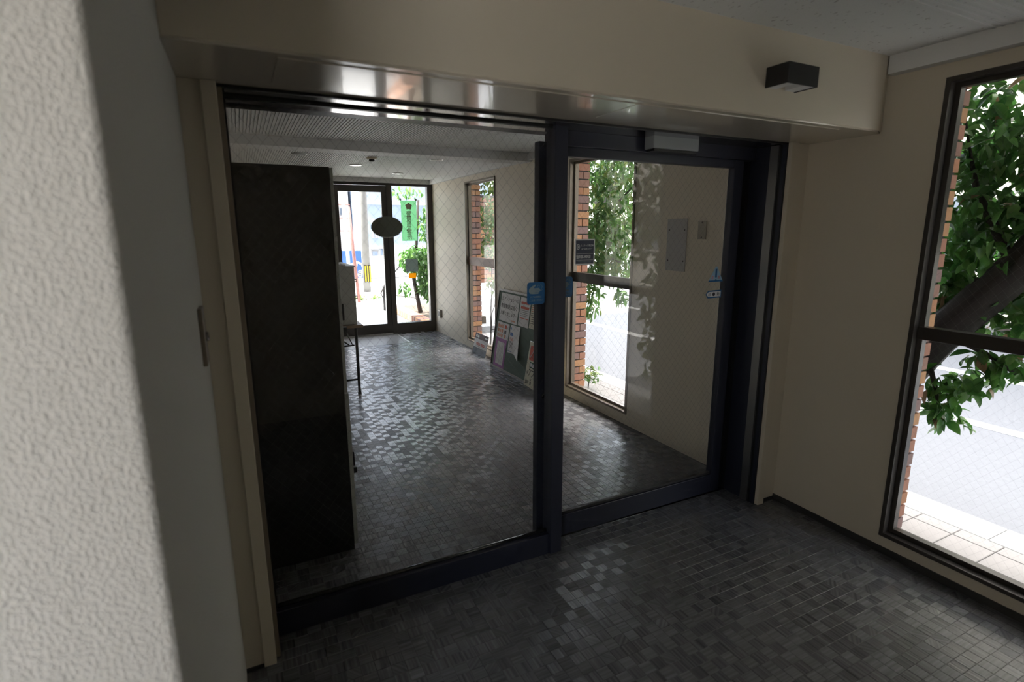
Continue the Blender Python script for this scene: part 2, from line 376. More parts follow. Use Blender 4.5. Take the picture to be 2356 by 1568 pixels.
# ------------------------------------------------------------------ partition: fixed glazed panel
GY = -.02
win = thing('window_1', 'large fixed pane of wired glass in a dark frame', 'window', (-2.2, GY, 0), kind='structure')
bevel(MB().box(-2.852, -1.55, -.045, .02, 0, .112).build('bottom_rail', M_FRAME, win), .002)
MB().tube([(-2.852, -.008, .116), (-1.552, -.008, .116)], .010, 16).build('glazing_bead', M_GBEAD, win, smooth=True)
MB().box(-2.868, -2.852, -.16, .06, 0, ZS).build('side_frame', M_TAN, win)
MB().box(-2.852, -2.846, -.04, .0, .112, 2.1).build('glazing_bead', M_BLACK, win)
bevel(MB().box(-1.552, -1.484, -.055, .025, 0, ZS).build('mullion', M_FRAME, win), .003)
MB().box(-2.852, -1.552, -.034, -.008, 2.096, 2.106).build('glazing_bead', M_BLACK, win)
MB().box(-2.849, -1.552, GY-.003, GY+.003, .115, 2.1).build('pane', M_GLASS, win)
wires('wire_mesh', (-2.849, GY, .118), (1, 0, 0), (0, 0, 1), 1.297, 1.980, .042, .050, win, M_WIRE, .00028)
# head of the opening: polished channel with dark lips
hd = thing('trim_4', 'dark metal head channel along the top of the glass partition', 'trim', (-1.5, 0, 2.1), kind='structure')
MB().box(-2.868, -.160, -.158, .100, 2.104, 2.125).build('head_channel', M_STEEL, hd)
MB().box(-2.868, -.160, -.163, -.154, 2.099, 2.112).build('lip', M_BLACK, hd)
MB().box(-2.868, -.160, -.140, -.134, 2.102, 2.106).build('lip', M_FRAMEB, hd)
MB().box(-2.868, -.160, .100, .19, 2.104, 2.13).build('track_slot', M_BLACK, hd)  # solid black strip standing for the dark inside the open slot
bevel(MB().box(-1.484, -.172, .025, .16, 2.035, 2.106).build('engine_cover', M_FRAME, hd), .003)

# partition: automatic sliding door
door = thing('door_1', 'automatic sliding door of wired glass with dark frame', 'door', (-.92, .075, 0), kind='structure')
DX0, DX1, DY0, DY1 = -1.575, -.232, .052, .096
bevel(MB().box(DX0, DX0+.10, DY0, DY1, .012, 2.052).build('stile', M_FRAME, door), .003)
bevel(MB().box(DX1-.075, DX1, DY0, DY1, .012, 2.052).build('stile', M_FRAME, door), .003)
bevel(MB().box(DX0+.10, DX1-.075, DY0, DY1, .012, .132).build('bottom_rail', M_FRAME, door), .003)
MB().box(DX0+.10, DX1-.075, DY0+.012, DY1-.012, .132, .145).build('glazing_bead', M_RUBBER, door)
bevel(MB().box(DX0+.10, DX1-.075, DY0, DY1, 1.992, 2.052).build('top_rail', M_FRAME, door), .003)
MB().box(DX0+.095, DX1-.07, .072, .078, .13, 1.996).build('pane', M_GLASS, door)
wires('wire_mesh', (DX0+.10, .075, .134), (1, 0, 0), (0, 0, 1), DX1-DX0-.175, 1.858, .042, .050, door)
lk = MB().lathe((-1.535, DY0, .828), [(.016, 0), (.016, .006), (.012, .010), (.009, .010), (.009, .004)], 16, (0, -1, 0)).build('lock', M_STEEL, door, smooth=False)
MB().box(-2.85, -.17, .055, .092, -.002, .002).build('guide_rail', M_STEEL, door, label='thin metal floor guide')
# right jamb
jb = thing('trim_5', 'dark metal jamb post at the closing side of the sliding door', 'trim', (-.15, 0, 0), kind='structure')
MB().box(-.165, -.112, -.165, .16, 0, ZS).build('jamb_core', M_BLACK, jb)
MB().box(-.172, -.160, -.063, .060, 0, 2.10).build('navy_panel', M_FRAME, jb)
MB().box(-.176, -.160, -.120, -.067, 0, 2.10).build('polished_strip', M_BRUSH, jb)
MB().box(-.172, -.160, -.163, -.140, 0, 2.10).build('edge_strip', M_FRAME, jb)
MB().box(-.232, -.165, .085, .15, 0, 2.05).build('gap_fill', M_BLACK, jb)  # black block standing for the dark gap between door edge and jamb

# motion sensor on the head
s = thing('door_sensor', 'white box sensor mounted above the sliding door', 'sensor', (-.835, .02, 2.04))
bevel(MB().box(-.985, -.685, -.045, .025, 2.046, 2.118).build('housing', mat('sensor_grey', (.34, .36, .37), .5), s), .004)
MB().box(-.975, -.695, -.040, .02, 2.034, 2.046).build('lens', M_BLACK, s)

# ------------------------------------------------------------------ windows in the right wall
def window(name, Y, zb0, zb1, mfr, label, mtr, wire=M_WIREL):
    y0, y1 = Y; z0, z1 = SILL, HEAD
    w = thing(name, label, 'window', (.03, (y0+y1)/2, z0), kind='structure')
    f = .020
    for nm, q in (('frame_jamb', (y0, y0+f, z0, z1)), ('frame_jamb', (y1-f, y1, z0, z1)), ('frame_sill', (y0+f, y1-f, z0, z0+f)), ('frame_head', (y0+f, y1-f, z1-f, z1))):
        MB().box(-.012, .085, *q).build(nm, mfr, w)
    g = .022
    for a, c_, x in ((z0+f, zb0+.02, .05), (zb0+.02, z1-f, .05)):
        for nm, q in (('sash_stile', (y0+f, y0+f+g, a, c_)), ('sash_stile', (y1-f-g, y1-f, a, c_)), ('sash_rail', (y0+f+g, y1-f-g, a, a+g)), ('sash_rail', (y0+f+g, y1-f-g, c_-g, c_))):
            MB().box(x-.018, x+.018, *q).build(nm, mfr, w)
        MB().box(x-.003, x+.003, y0+f+g-.004, y1-f-g+.004, a+g-.004, c_-g+.004).build('pane', M_GLASS, w)
        wires('wire_mesh', (x, y0+f+g, a+g), (0, 1, 0), (0, 0, 1), y1-y0-2*f-2*g, c_-a-2*g, .042, .050, w, wire, .00012)
    bevel(MB().box(.022, .078, y0+f, y1-f, zb0, zb1).build('transom', mtr, w), .002)
    return w
window('window_2', W3, 1.135, 1.195, M_FRAMEB, 'near tall window with leafy branches outside', M_FRAMEB)
window('window_3', W2, 1.165, 1.255, M_TAN, 'tall window beyond the sliding door, green foliage outside', M_FRAMEB)
window('window_4', W1, 1.18, 1.29, M_TAN, 'tall window behind the green notice board', mat('red_brown', (.26, .14, .10), .5))

# ------------------------------------------------------------------ brick facing outside, bricks on the reveals seen through the windows
BX0, BX1 = .088, .232
segs = [(-3.0, W3[0]-.02), (W3[1]+.012, W2[0]-.02), (W2[1]+.012, W1[0]-.02), (W1[1]+.012, YF+.10)]
bw = thing('wall_outside', 'red brick facing of the street wall outside the windows', 'wall', (.15, 0, -.15), kind='structure')
b = MB()
for y0, y1 in segs: b.box(BX0, BX1-.01, y0+.012, y1-.012, -.15, 2.62)
for y0, y1 in (W1, W2, W3): b.box(BX0, BX1-.01, y0-.03, y1+.03, -.15, SILL-.05); b.box(BX0, BX1-.01, y0-.03, y1+.03, HEAD+.05, 2.62)
b.build('mortar_core', M_MORTAR, bw)
bm_full = [MB().box(BX0, BX1, 0, .1, -.031, .031).mesh('brick', m) for m in M_BRICKS]
HM = (BX0+BX1)/2
bm_h1 = [MB().box(BX0, HM-.004, 0, .1, -.031, .031).mesh('brick', m) for m in M_BRICKS]
bm_h2 = [MB().box(HM+.004, BX1, 0, .1, -.031, .031).mesh('brick', m) for m in M_BRICKS]
def put_brick(me, y, z):
    o = bpy.data.objects.new('brick', me); link(o, bw); o.location = (random.uniform(-.002, .002), y+random.uniform(-.002, .002), z)
for y0 in (W3[1]+.012, W2[1]+.012, W1[1]+.012):
    z, k = .02, 0
    while z < 2.45:
        if k % 2 == 0: put_brick(random.choice(bm_full), y0, z)
        else: put_brick(random.choice(bm_h1), y0, z); put_brick(random.choice(bm_h2), y0, z)
        z += .074; k += 1

# ------------------------------------------------------------------ street entrance at the far end
dn = thing('door_2', 'street entrance door of glass in a dark frame', 'door', (-1.15, YF, 0), kind='structure')
F = YF
MB().box(-2.2, -.0, F-.04, F+.05, 2.335, 2.372).build('frame_head', M_FRAMEB, dn)
bevel(MB().box(-.735, -.655, F-.045, F+.05, 0, 2.335).build('mullion', M_FRAMEB, dn), .003)
bevel(MB().box(-.815, -.735, F-.02, F+.03, .02, 2.33).build('stile', M_FRAMEB, dn), .003)
bevel(MB().box(-1.60, -1.46, F-.02, F+.03, .02, 2.33).build('stile', M_FRAMEB, dn), .003)
MB().box(-1.46, -.815, F-.02, F+.03, 2.235, 2.33).build('top_rail', M_FRAMEB, dn)
MB().box(-1.46, -.815, F-.02, F+.03, .02, .170).build('bottom_rail', M_FRAMEB, dn)
MB().box(-1.46, -.815, F, F+.006, .17, 2.235).build('pane', M_GLASS, dn)
MB().box(-2.2, -1.60, F-.03, F+.03, 0, 2.335).build('side_panel', M_FRAMEB, dn)
MB().box(-1.50, -.86, F-.06, F-.04, 2.335, 2.350).build('door_closer_bar', M_FRAMEB, dn)
MB().box(-1.59, -1.56, F-.05, F-.02, 1.82, 2.0).box(-1.59, -1.56, F-.05, F-.02, 1.05, 1.10).build('hinge', M_FRAMEB, dn)
MB().box(-1.60, -.735, F-.045, F+.05, 0, .02).build('threshold', M_ALU, dn)
sl = thing('window_5', 'narrow glass sidelight beside the street entrance door', 'window', (-.35, YF, 0), kind='structure')
MB().box(-.655, 0, F-.045, F+.05, 0, .165).build('bottom_rail', M_FRAMEB, sl)
MB().box(-.085, 0, F-.045, F+.05, .165, 2.335).build('frame_jamb', M_FRAMEB, sl)
MB().box(-.655, -.085, F, F+.006, .165, 2.335).build('pane', M_GLASS, sl)

# ------------------------------------------------------------------ stickers and plates
def rrect(cx, cz, w, h, r, y, n=5):
    pts = []
    for qx, qz, a0 in ((1, 1, 0), (-1, 1, 90), (-1, -1, 180), (1, -1, 270)):
        for k in range(n+1):
            a = math.radians(a0+90*k/n); pts.append((cx+qx*(w/2-r)+r*math.cos(a), y, cz+qz*(h/2-r)+r*math.sin(a)))
    return pts
def ellipse(cx, cz, a, c_, y, n=40): return [(cx+a*math.cos(2*math.pi*k/n), y, cz+c_*math.sin(2*math.pi*k/n)) for k in range(n)]
def flat(poly, d, name, m, parent=None): return MB().slab(poly, d).build(name, m, parent)
# a face polygon is listed counter-clockwise seen from the viewer side (-y); extrude away
o = thing('oval_sticker', 'dark oval sticker on the fixed glass pane at eye level', 'sticker', (-2.311, GY+.003, 1.666))
flat(ellipse(-2.311, 1.666, .0632, .041, GY+.0045), (0, -.001, 0), 'face', M_OVAL, o)
flat(ellipse(-2.311, 1.6645, .0645, .0425, GY+.0060), (0, -.001, 0), 'rim', M_STW, o)

def hand_sticker(cx, cz, y, label, group):
    s = thing('hand_sticker', label, 'sticker', (cx, y, cz-.052), group)
    flat(rrect(cx, cz, .094, .104, .014, y), (0, -.0006, 0), 'face', M_BLUE, s)
    yy = y-.0009
    hp = [(-.038, .010), (-.036, .022), (-.020, .034), (-.004, .041), (.000, .037), (-.008, .030), (-.012, .024), (.018, .0245), (.019, .020), (.0225, .019), (.023, .0125), (.019, .011), (.019, .005), (.015, .0035), (.013, -.003), (-.022, -.003), (-.033, .000)]
    flat([(cx+a, yy, cz+c_) for a, c_ in hp], (0, -.0003, 0), 'hand_print', M_PALE, s)
    for zz in (.0195, .0118, .0043): MB().box(cx-.006, cx+.017, yy-.0006, yy-.0002, cz+zz-.0006, cz+zz+.0006).build('finger_line', M_BLUE, s)
    for zig in ([(.008, .031), (.013, .040), (.019, .032)], [(.022, .038), (.030, .040), (.026, .033), (.036, .031), (.028, .021)], [(.035, .018), (.028, .010), (.022, .012)]):
        MB().tube([(cx+a, yy, cz+c_) for a, c_ in zig], .0009, 4).build('spark_line', M_PALE, s)
    text('ドアの開閉に', .0105, (cx, yy, cz-.021), (1, 0, 0), (0, 0, 1), M_PALE, s, align='CENTER')
    text('ご注意ください', .0105, (cx+.001, yy, cz-.037), (1, 0, 0), (0, 0, 1), M_PALE, s, align='CENTER')
    return s
hand_sticker(-1.629, 1.362, GY-.0035, 'blue hand warning sticker on the fixed pane, left of the mullion', 'blue hand warning stickers')
hand_sticker(-1.412, 1.372, .0715, 'blue hand warning sticker on the sliding door, half hidden by the mullion', 'blue hand warning stickers')

s = thing('call_centre_sticker', 'navy telephone sticker with white border on sliding door glass', 'sticker', (-1.296, .07, 1.48))
yy = .0715; cx, cz = -1.296, 1.543
flat(rrect(cx, cz, .120, .128, .002, yy, 2), (0, -.0005, 0), 'border', M_STW, s)
flat(rrect(cx, cz, .108, .116, .001, yy-.0006, 2), (0, -.0004, 0), 'face', M_NAVY, s)
yt = yy-.0011
text('ミニテック西日本', .0115, (cx-.027, yt, cz+.028), (1, 0, 0), (0, 0, 1), M_STW, s, sx=.86)
text('コールセンター', .0115, (cx-.024, yt, cz+.012), (1, 0, 0), (0, 0, 1), M_STW, s, sx=.86)
text('0120-24-0133', .021, (cx-.036, yt, cz-.030), (1, 0, 0), (0, 0, 1), M_STW, s, sx=.60, bold=.0004)
text('☎', .018, (cx-.052, yt, cz-.029), (1, 0, 0), (0, 0, 1), M_STW, s, sx=.8)
rg = MB(); n = 24
for k in range(n):
    a0, a1 = 2*math.pi*k/n, 2*math.pi*(k+1)/n
    rg.quad(*[(cx-.0395+r_*.62*math.cos(a), yt, cz+.026+r_*math.sin(a)) for r_, a in ((.014, a0), (.014, a1), (.0112, a1), (.0112, a0))])
rg.build('logo_ring', M_STW, s)
MB().box(cx-.0405, cx-.0385, yt-.0002, yt, cz+.019, cz+.033).box(cx-.045, cx-.034, yt-.0002, yt, cz+.0215, cz+.0235).box(cx-.045, cx-.034, yt-.0002, yt, cz+.0285, cz+.0305).build('logo_mark', M_STW, s)
for zz in (-.008, -.040): MB().box(cx-.050, cx+.050, yt-.0002, yt, cz+zz-.0006, cz+zz+.0006).build('rule', M_STW, s)
MB().box(cx-.042, cx+.040, yt-.0002, yt, cz-.0475, cz-.046).box(cx-.030, cx+.036, yt-.0002, yt, cz-.052, cz-.051).build('fine_print', M_PALE, s)

s = thing('caution_sticker', 'triangular blue caution sticker on the sliding door glass', 'sticker', (-.37, .07, 1.353))
flat([(-.430, yy, 1.353), (-.312, yy, 1.353), (-.366, yy, 1.442), (-.376, yy, 1.442)], (0, -.0005, 0), 'face', mat('sticker_lightblue', (.30, .47, .60), .5), s)
flat([(-.430, yy-.0006, 1.353), (-.312, yy-.0006, 1.353), (-.316, yy-.0006, 1.362), (-.426, yy-.0006, 1.362)], (0, -.0003, 0), 'band', M_BLUE, s)
MB().box(-.378, -.364, yt-.0004, yt, 1.378, 1.428).box(-.377, -.365, yt-.0004, yt, 1.356, 1.368).build('exclamation_mark', M_BLUE, s)
text('注', .020, (-.408, yt, 1.371), (1, 0, 0), (0, 0, 1), M_INKR, s); text('意', .020, (-.358, yt, 1.371), (1, 0, 0), (0, 0, 1), M_INKR, s)
s = thing('automatic_door_sticker', 'arrow shaped blue automatic door sticker under the caution triangle', 'sticker', (-.38, .07, 1.253))
ar = [(-.443, 1.280), (-.425, 1.257), (-.318, 1.258), (-.318, 1.304), (-.425, 1.302)]
flat([(a, yy, c_) for a, c_ in ar], (0, -.0005, 0), 'border', M_BLUE, s)
flat([(a*.90-.038, yy-.0006, 1.280+(c_-1.280)*.66) for a, c_ in ar], (0, -.0004, 0), 'face', M_STW, s)
text('自', .022, (-.425, yt, 1.272), (1, 0, 0), (0, 0, 1), M_INK, s); text('動', .022, (-.354, yt, 1.272), (1, 0, 0), (0, 0, 1), M_INK, s)
MB().lathe((-.379, yt, 1.280), [(.011, 0), (.011, .0003), (.006, .0003), (.006, 0)], 20, (0, -1, 0)).build('circle_mark', M_INK, s)

def wall_plate(name, y0, y1, z0, z1, m, label, cat, screws, group=None):
    p = thing(name, label, cat, (0, (y0+y1)/2, z0), group)
    bevel(MB().box(-.006, 0, y0, y1, z0, z1).build('plate', m, p), .0015)
    for y, z in screws: MB().lathe((-.006, y, z), [(.006, 0), (.005, .002)], 10, (-1, 0, 0)).build('screw', M_INK, p)
    return p
M_PLATE = mat('plate_grey', (.40, .385, .38), .45); M_PLATE2 = mat('plate_steel', (.30, .28, .24), .4, metal=.4)
wall_plate('access_plate', .70, .897, 1.356, 1.730, M_PLATE, 'large grey blank plate screwed to wall beyond the sliding door', 'plate', [(.72, 1.65), (.875, 1.65), (.72, 1.43), (.875, 1.43)])
wall_plate('switch_plate', .522, .597, 1.588, 1.711, M_PLATE2, 'small steel switch plate beside the larger grey plate', 'plate', [(.56, 1.70), (.56, 1.60)])
p = thing('outlet_box', 'small dark outlet box low on wall near the street entrance', 'outlet', (0, 6.09, .257))
bevel(MB().box(-.035, 0, 6.03, 6.15, .257, .387).build('box', M_PLATE2, p), .004); MB().box(-.04, -.035, 6.05, 6.13, .285, .36).build('cover', M_BLACK, p)

# wall switch seen edge-on on the stucco wall
s = thing('intercom_plate', 'thin steel key switch plate on the stucco wall, seen edge on', 'switch', (XL, -.41, 1.264))
bevel(MB().box(XL, XL+.012, -.455, -.365, 1.264, 1.432).build('plate', M_TAN, s), .002)
MB().lathe((XL+.012, -.41, 1.345), [(.014, 0), (.014, .006), (.010, .009)], 16, (1, 0, 0)).build('key_cylinder', M_STEEL, s)

# wall lamp on the bulkhead
s = thing('wall_lamp', 'black box wall lamp on the bulkhead above the sliding door', 'lamp', (-.79, -.572, 2.22))
lx0, lx1, ly0, ly1, lz0, lz1 = -.872, -.690, -.675, -.572, 2.215, 2.292
b = MB(); t = .005
b.box(lx0, lx1, ly0, ly0+t, lz0, lz1).box(lx0, lx0+t, ly0+t, ly1, lz0, lz1).box(lx1-t, lx1, ly0+t, ly1, lz0, lz1).box(lx0+t, lx1-t, ly0+t, ly1, lz1-t, lz1)
b.build('housing', M_BLACK, s)
MB().box(lx0+t, lx0+.062, ly0+t, ly1, lz0+.003, lz0+.02).build('diffuser', M_STW, s); MB().box(lx1-.062, lx1-t, ly0+t, ly1, lz0+.003, lz0+.02).build('diffuser', M_STW, s)
MB().box(lx0+.062, lx1-.062, ly0+t, ly1, lz0+.05, lz0+.056).build('lamp_holder', M_BLACK, s)

# ------------------------------------------------------------------ vestibule ceiling fittings
def downlight(x, y, label):
    d = thing('downlight', label, 'downlight', (x, y, ZC), 'recessed ceiling lights of the vestibule')
    MB().lathe((x, y, ZC+.002), [(.050, -.018), (.070, -.020), (.076, -.014), (.076, 0), (.050, 0)], 28, (0, 0, 1)).build('rim', M_ALU, d)
    MB().lathe((x, y, ZC-.0155), [(.050, 0), (.046, .004), (.02, .006)], 24).build('bowl', M_STW, d)
downlight(-2.21, 3.97, 'round recessed ceiling light above the black cabinet')
downlight(-1.503, 4.70, 'round recessed ceiling light just left of the smoke detector')
downlight(-.785, 5.46, 'round recessed ceiling light nearest the street entrance')
downlight(-.772, 3.83, 'round recessed ceiling light nearest the window wall')
s = thing('smoke_detector', 'cream smoke detector on the ribbed vestibule ceiling', 'detector', (-1.472, 3.95, ZC))
MB().lathe((-1.472, 3.95, ZC), [(.055, 0), (.055, -.018), (.050, -.026), (.036, -.030)][::-1], 24).build('body', mat('detector_cream', (.60, .54, .40), .5), s)
MB().lathe((-1.472, 3.95, ZC), [(.030, -.030), (.030, -.046), (.022, -.052)][::-1], 20).build('sensor_head', M_BLACK, s)
MB().lathe((-1.472, 3.95, ZC), [(.020, -.052), (.018, -.058)][::-1], 20).build('lens', M_STW, s)

# ------------------------------------------------------------------ cabinet against the left wall of the vestibule
cb = thing('cabinet', 'tall black two tier cabinet just behind the fixed glass pane', 'cabinet', (-2.7, .9, 0))
bevel(MB().box(XL+.002, -2.449, .452, 1.95, .0, 1.937).build('body', M_CABD, cb), .003)
for k in range(3):
    y0 = .454+k*.498
    d = bevel(MB().box(-2.449, -2.434, y0, y0+.494, .862, 1.934).build('upper_door', M_CABL, cb), .002)
    MB().box(-2.434, -2.420, y0+.03, y0+.05, 1.22, 1.30).box(-2.434, -2.412, y0+.026, y0+.054, 1.155, 1.185).build('handle', M_BLACK, d)
    d = bevel(MB().box(-2.449, -2.429, y0, y0+.494, .03, .856).build('lower_door', M_CABL, cb), .002)
    MB().box(-2.429, -2.416, y0+.03, y0+.05, .455, .53).box(-2.429, -2.408, y0+.026, y0+.054, .415, .445).build('handle', M_BLACK, d)
MB().box(-2.4345, -2.433, .456, .4565, 1.60, 1.625).box(-2.447, -2.4336, .4525, .4536, 1.603, 1.623).build('label_tag', M_STW, cb)

# folding table and steel box
t = thing('folding_table', 'brown folding table with steel legs beyond the black cabinet', 'table', (-2.3, 3.7, 0))
bevel(MB().box(-2.55, -1.812, 3.20, 4.9, .700, .727).build('table_top', M_WOOD, t), .003)
for x, y in ((-1.876, 3.26), (-2.47, 3.26), (-1.876, 4.8), (-2.47, 4.8)):
    MB().tube([(x, y, .012), (x, y, .70)], .0145, 10).build('leg', M_BLACK, t); MB().tube([(x, y, 0), (x, y, .02)], .019, 10).build('foot', M_RUBBER, t)
for y in (3.26, 4.8):
    MB().tube([(-2.47, y, .155), (-1.876, y, .155)], .011, 8).build('stretcher', M_BLACK, t)
    dy = .28 if y < 4 else -.28
    MB().tube([(-2.2, y+dy, .695), (-1.95, y+.01, .52)], .007, 6).build('brace', M_BLACK, t)
    MB().tube([(-1.99, y+.02, .70), (-1.915, y+.01, .515)], .007, 6).build('brace', M_BLACK, t)
    MB().tube([(-2.45, y, .50), (-1.90, y, .515)], .009, 6).build('crossbar', M_BLACK, t)
bx = thing('steel_box', 'grey sheet steel box standing on the folding table', 'box', (-2.1, 3.6, .727))
bevel(MB().box(-2.40, -1.856, 3.26, 4.0, .727, 1.308).build('body', M_BOX, bx), .006)
MB().box(-2.40, -1.850, 3.255, 4.005, 1.300, 1.312).build('lid', M_BOX, bx)
for z in (.99, 1.16): MB().tube([(-1.856, 3.35, z-.012), (-1.826, 3.35, z-.012), (-1.826, 3.35, z+.012), (-1.856, 3.35, z+.012)], .006, 6).build('hinge' if z > 1.1 else 'hasp', M_BLACK, bx)
pp = tag(MB().slab([(-2.30, 3.30, 1.313), (-1.93, 3.31, 1.313), (-1.95, 3.62, 1.313), (-2.30, 3.60, 1.313)], (0, 0, .012)).build('paper_stack', M_PAPER), 'sheaf of white paper lying on the steel box', 'paper')

# ------------------------------------------------------------------ notice board leaning on the window wall
BB = Vector((-.165, 3.755, 0.002)); BV = Vector((.14, 0, .955)).normalized(); BU = Vector((0, -1, 0)); BN = BU.cross(BV)
if BN.x > 0: BN = -BN
def bp(u, v, d=0.0): return BB + BU*u + BV*v + BN*d
nb = thing('notice_board', 'green notice board in a pale frame leaning below the far window', 'notice board', tuple(BB))
BWD, BH = 1.34, .962
def bslab(u0, u1, v0, v1, d0, d1, name, m, parent):
    return MB().slab([bp(u0, v0, d0), bp(u1, v0, d0), bp(u1, v1, d0), bp(u0, v1, d0)], BN*(d1-d0)).build(name, m, parent)
M_FR = mat('board_frame', (.52, .49, .47), .5)
bslab(.012, BWD-.012, .012, BH-.012, -.012, 0.0, 'green_panel', M_GREENB, nb)
bslab(0, BWD, 0, .020, -.014, .008, 'frame_rail', M_FR, nb); bslab(0, BWD, BH-.024, BH, -.014, .008, 'frame_rail', M_FR, nb)
bslab(0, .014, .020, BH-.024, -.014, .008, 'frame_stile', M_RUBBER, nb); bslab(BWD-.014, BWD, .020, BH-.024, -.014, .008, 'frame_stile', M_RUBBER, nb)
bslab(.10, .104, BH, BH+.022, -.004, 0, 'hook', M_BLACK, nb)
def notice(u0, u1, v0, v1, label, m=M_PAPER, d=.0015, group='notices on the green board'):
    n_ = thing('notice', label, 'notice', tuple(bp((u0+u1)/2, v0)), group)
    bslab(u0, u1, v0, v1, d, d+.0008, 'sheet', m, n_); return n_
def btext(n_, s, size, u, v, m, sx=1.0, d=.0027, bold=0.0): return text(s, size, bp(u, v, d), BU, BV, m, n_, sx=sx, bold=bold, ext=.0002)
def bbar(n_, u0, u1, v0, v1, m, name='printed_bar', d=.0024): return bslab(u0, u1, v0, v1, d, d+.0003, name, m, n_)
q = notice(.078, .553, .585, .918, 'wide white notice with three lines of black lettering, topmost on the board')
btext(q, '当マンションへの', .058, .095, .835, M_INK, .97); btext(q, '新聞勧誘は固く', .060, .098, .745, M_INK, 1.02, bold=.0006)
btext(q, 'お断り致します', .056, .098, .660, M_INK, 1.0); bbar(q, .40, .50, .607, .622, M_INKO)
q = notice(.580, .822, .591, .918, 'white notice with two red bands beside the wide lettered notice')
bbar(q, .605, .79, .845, .870, M_INKR); bbar(q, .605, .80, .790, .818, M_INKR); bbar(q, .60, .80, .680, .688, M_INKR)
for k in range(4): bbar(q, .61, .78, .770-k*.02, .7735-k*.02, M_INK)
q = notice(.846, 1.02, .600, .900, 'cream notice of close print, third along the top row', M_PAPERY)
for k in range(11): bbar(q, .86, 1.0, .875-k*.022, .881-k*.022, M_INKR if k in (2, 3, 4) else M_INK)
q = notice(.062, .385, .368, .566, 'notice of orange lettering under the wide white notice')
for k in range(3):
    for j in range(3): bbar(q, .085+j*.052, .128+j*.052, .500-k*.056, .540-k*.056 - .006*(j % 2), M_INKO, 'printed_mark')
for v, m in ((.50, M_INKR), (.44, M_INK), (.385, M_INKO)): bbar(q, .270, .318, v, v+.042, m, 'printed_mark')
q = notice(.070, .362, .022, .372, 'purple bordered notice at the lower corner of the board', M_PURP, d=.003)
bslab(.125, .318, .055, .330, .0040, .0044, 'inner_sheet', M_PAPER, q)
for k in range(5): bbar(q, .150+k*.032, .158+k*.032, .08+.015*(k % 2), .31-.02*(k % 3), M_PLATE, 'drawn_line', .0046)
q = thing('notice', 'white leaflet with blue headings and a curling torn corner', 'notice', tuple(bp(.5, .2)), 'notices on the green board')
b = MB(); b.slab([bp(.406, .242, .002), bp(.588, .247, .004), bp(.73, .191, .030), bp(.69, .40, .022), bp(.655, .576, .003), bp(.416, .570, .002)], BN*.0008); b.build('sheet', M_PAPER, q)
bbar(q, .44, .55, .520, .548, M_INKB, d=.005); bbar(q, .435, .57, .450, .487, M_INKB, d=.007)
for k in range(9): bbar(q, .44, .53, .42-k*.014, .425-k*.014, M_INKR if k < 3 else M_INK, d=.008)
bbar(q, .42, .52, .262, .268, M_INKB, d=.006)

# leaning sale signs
def lean(name, label, BL, BR, TL, th=.006):
    BL, BR, TL = Vector(BL), Vector(BR), Vector(TL); U = (BR-BL); V = (TL-BL); w, h = U.length, V.length; U.normalize(); V.normalize(); N = U.cross(V).normalized()
    V = N.cross(U).normalized()
    s = thing(name, label, 'sign', tuple(BL))
    P = lambda u, v, d=0: BL + U*u + V*v + N*d
    sl_ = lambda u0, u1, v0, v1, d0, d1, nm, m, p=None: MB().slab([P(u0, v0, d0), P(u1, v0, d0), P(u1, v1, d0), P(u0, v1, d0)], N*(d1-d0)).build(nm, m, p or s)
    return s, P, U, V, w, h, sl_
s, P, U, V, w, h, SL = lean('sale_sign', 'white and red sale sign leaning in front of the notice board', (-.205, 2.795, .002), (-.245, 2.13, .002), (-.122, 2.80, .475))
SL(0, w, 0, h, -.006, 0, 'panel', M_PAPERY); SL(.035, w-.05, .285, .44, 0, .0006, 'red_field', M_INKR)
MB().tube([P(.06, .31, .001), P(.125, .40, .001)], .0045, 4).tube([P(.10, .42, .001), P(.135, .40, .001)], .004, 4).build('white_mark', M_STW, s)
SL(.075, .20, .205, .268, 0, .0006, 'green_field', mat('ink_green', (.03, .13, .09), .7))
SL(.088, .128, .218, .256, .0006, .0010, 'printed_mark', M_STW); SL(.140, .180, .218, .256, .0006, .0010, 'printed_mark', M_STW)
text('(有)', .035, P(.030, .135, .001), U, V, M_INK, s, sx=.5, ext=.0002); text('アフ', .095, P(.070, .120, .001), U, V, M_INK, s, sx=.75, ext=.0002, bold=.001)
text('☎', .05, P(.02, .03, .001), U, V, M_INK, s, sx=.7, ext=.0002); text('075', .045, P(.062, .03, .001), U, V, M_INK, s, sx=.7, ext=.0002, bold=.0008); text('6', .10, P(.135, .028, .001), U, V, M_INK, s, sx=.75, ext=.0002, bold=.0015)
MB().tube([P(w, 0, -.003), P(w, h, -.003)], .005, 6).tube([P(0, h, -.003), P(w, h, -.003)], .004, 6).build('edge', M_ALU, s)
s, P, U, V, w, h, SL = lean('shop_sign', 'small sign with dark top, red lettering and navy foot on the floor', (-.085, 4.545, .002), (-.085, 4.115, .002), (-.025, 4.545, .275))
SL(0, w, 0, h, -.005, 0, 'panel', M_PAPER); SL(0, w, h-.075, h, 0, .0006, 'dark_band', mat('maroon', (.09, .045, .05), .6)); SL(0, w, 0, .085, 0, .0006, 'navy_band', M_NAVY)
text('mics mics', .075, P(w/2, .118, .001), U, V, M_INKR, s, align='CENTER', sx=.95, ext=.0002, bold=.002)
SL(.03, .075, h-.060, h-.022, .0006, .0010, 'white_print', M_STW); SL(.088, .14, h-.060, h-.030, .0006, .0010, 'white_print', M_STW)
SL(w-.11, w-.02, h-.045, h-.030, .0006, .0010, 'white_print', M_STW); SL(.06, .34, .098, .104, 0, .0006, 'fine_print', M_PLATE)

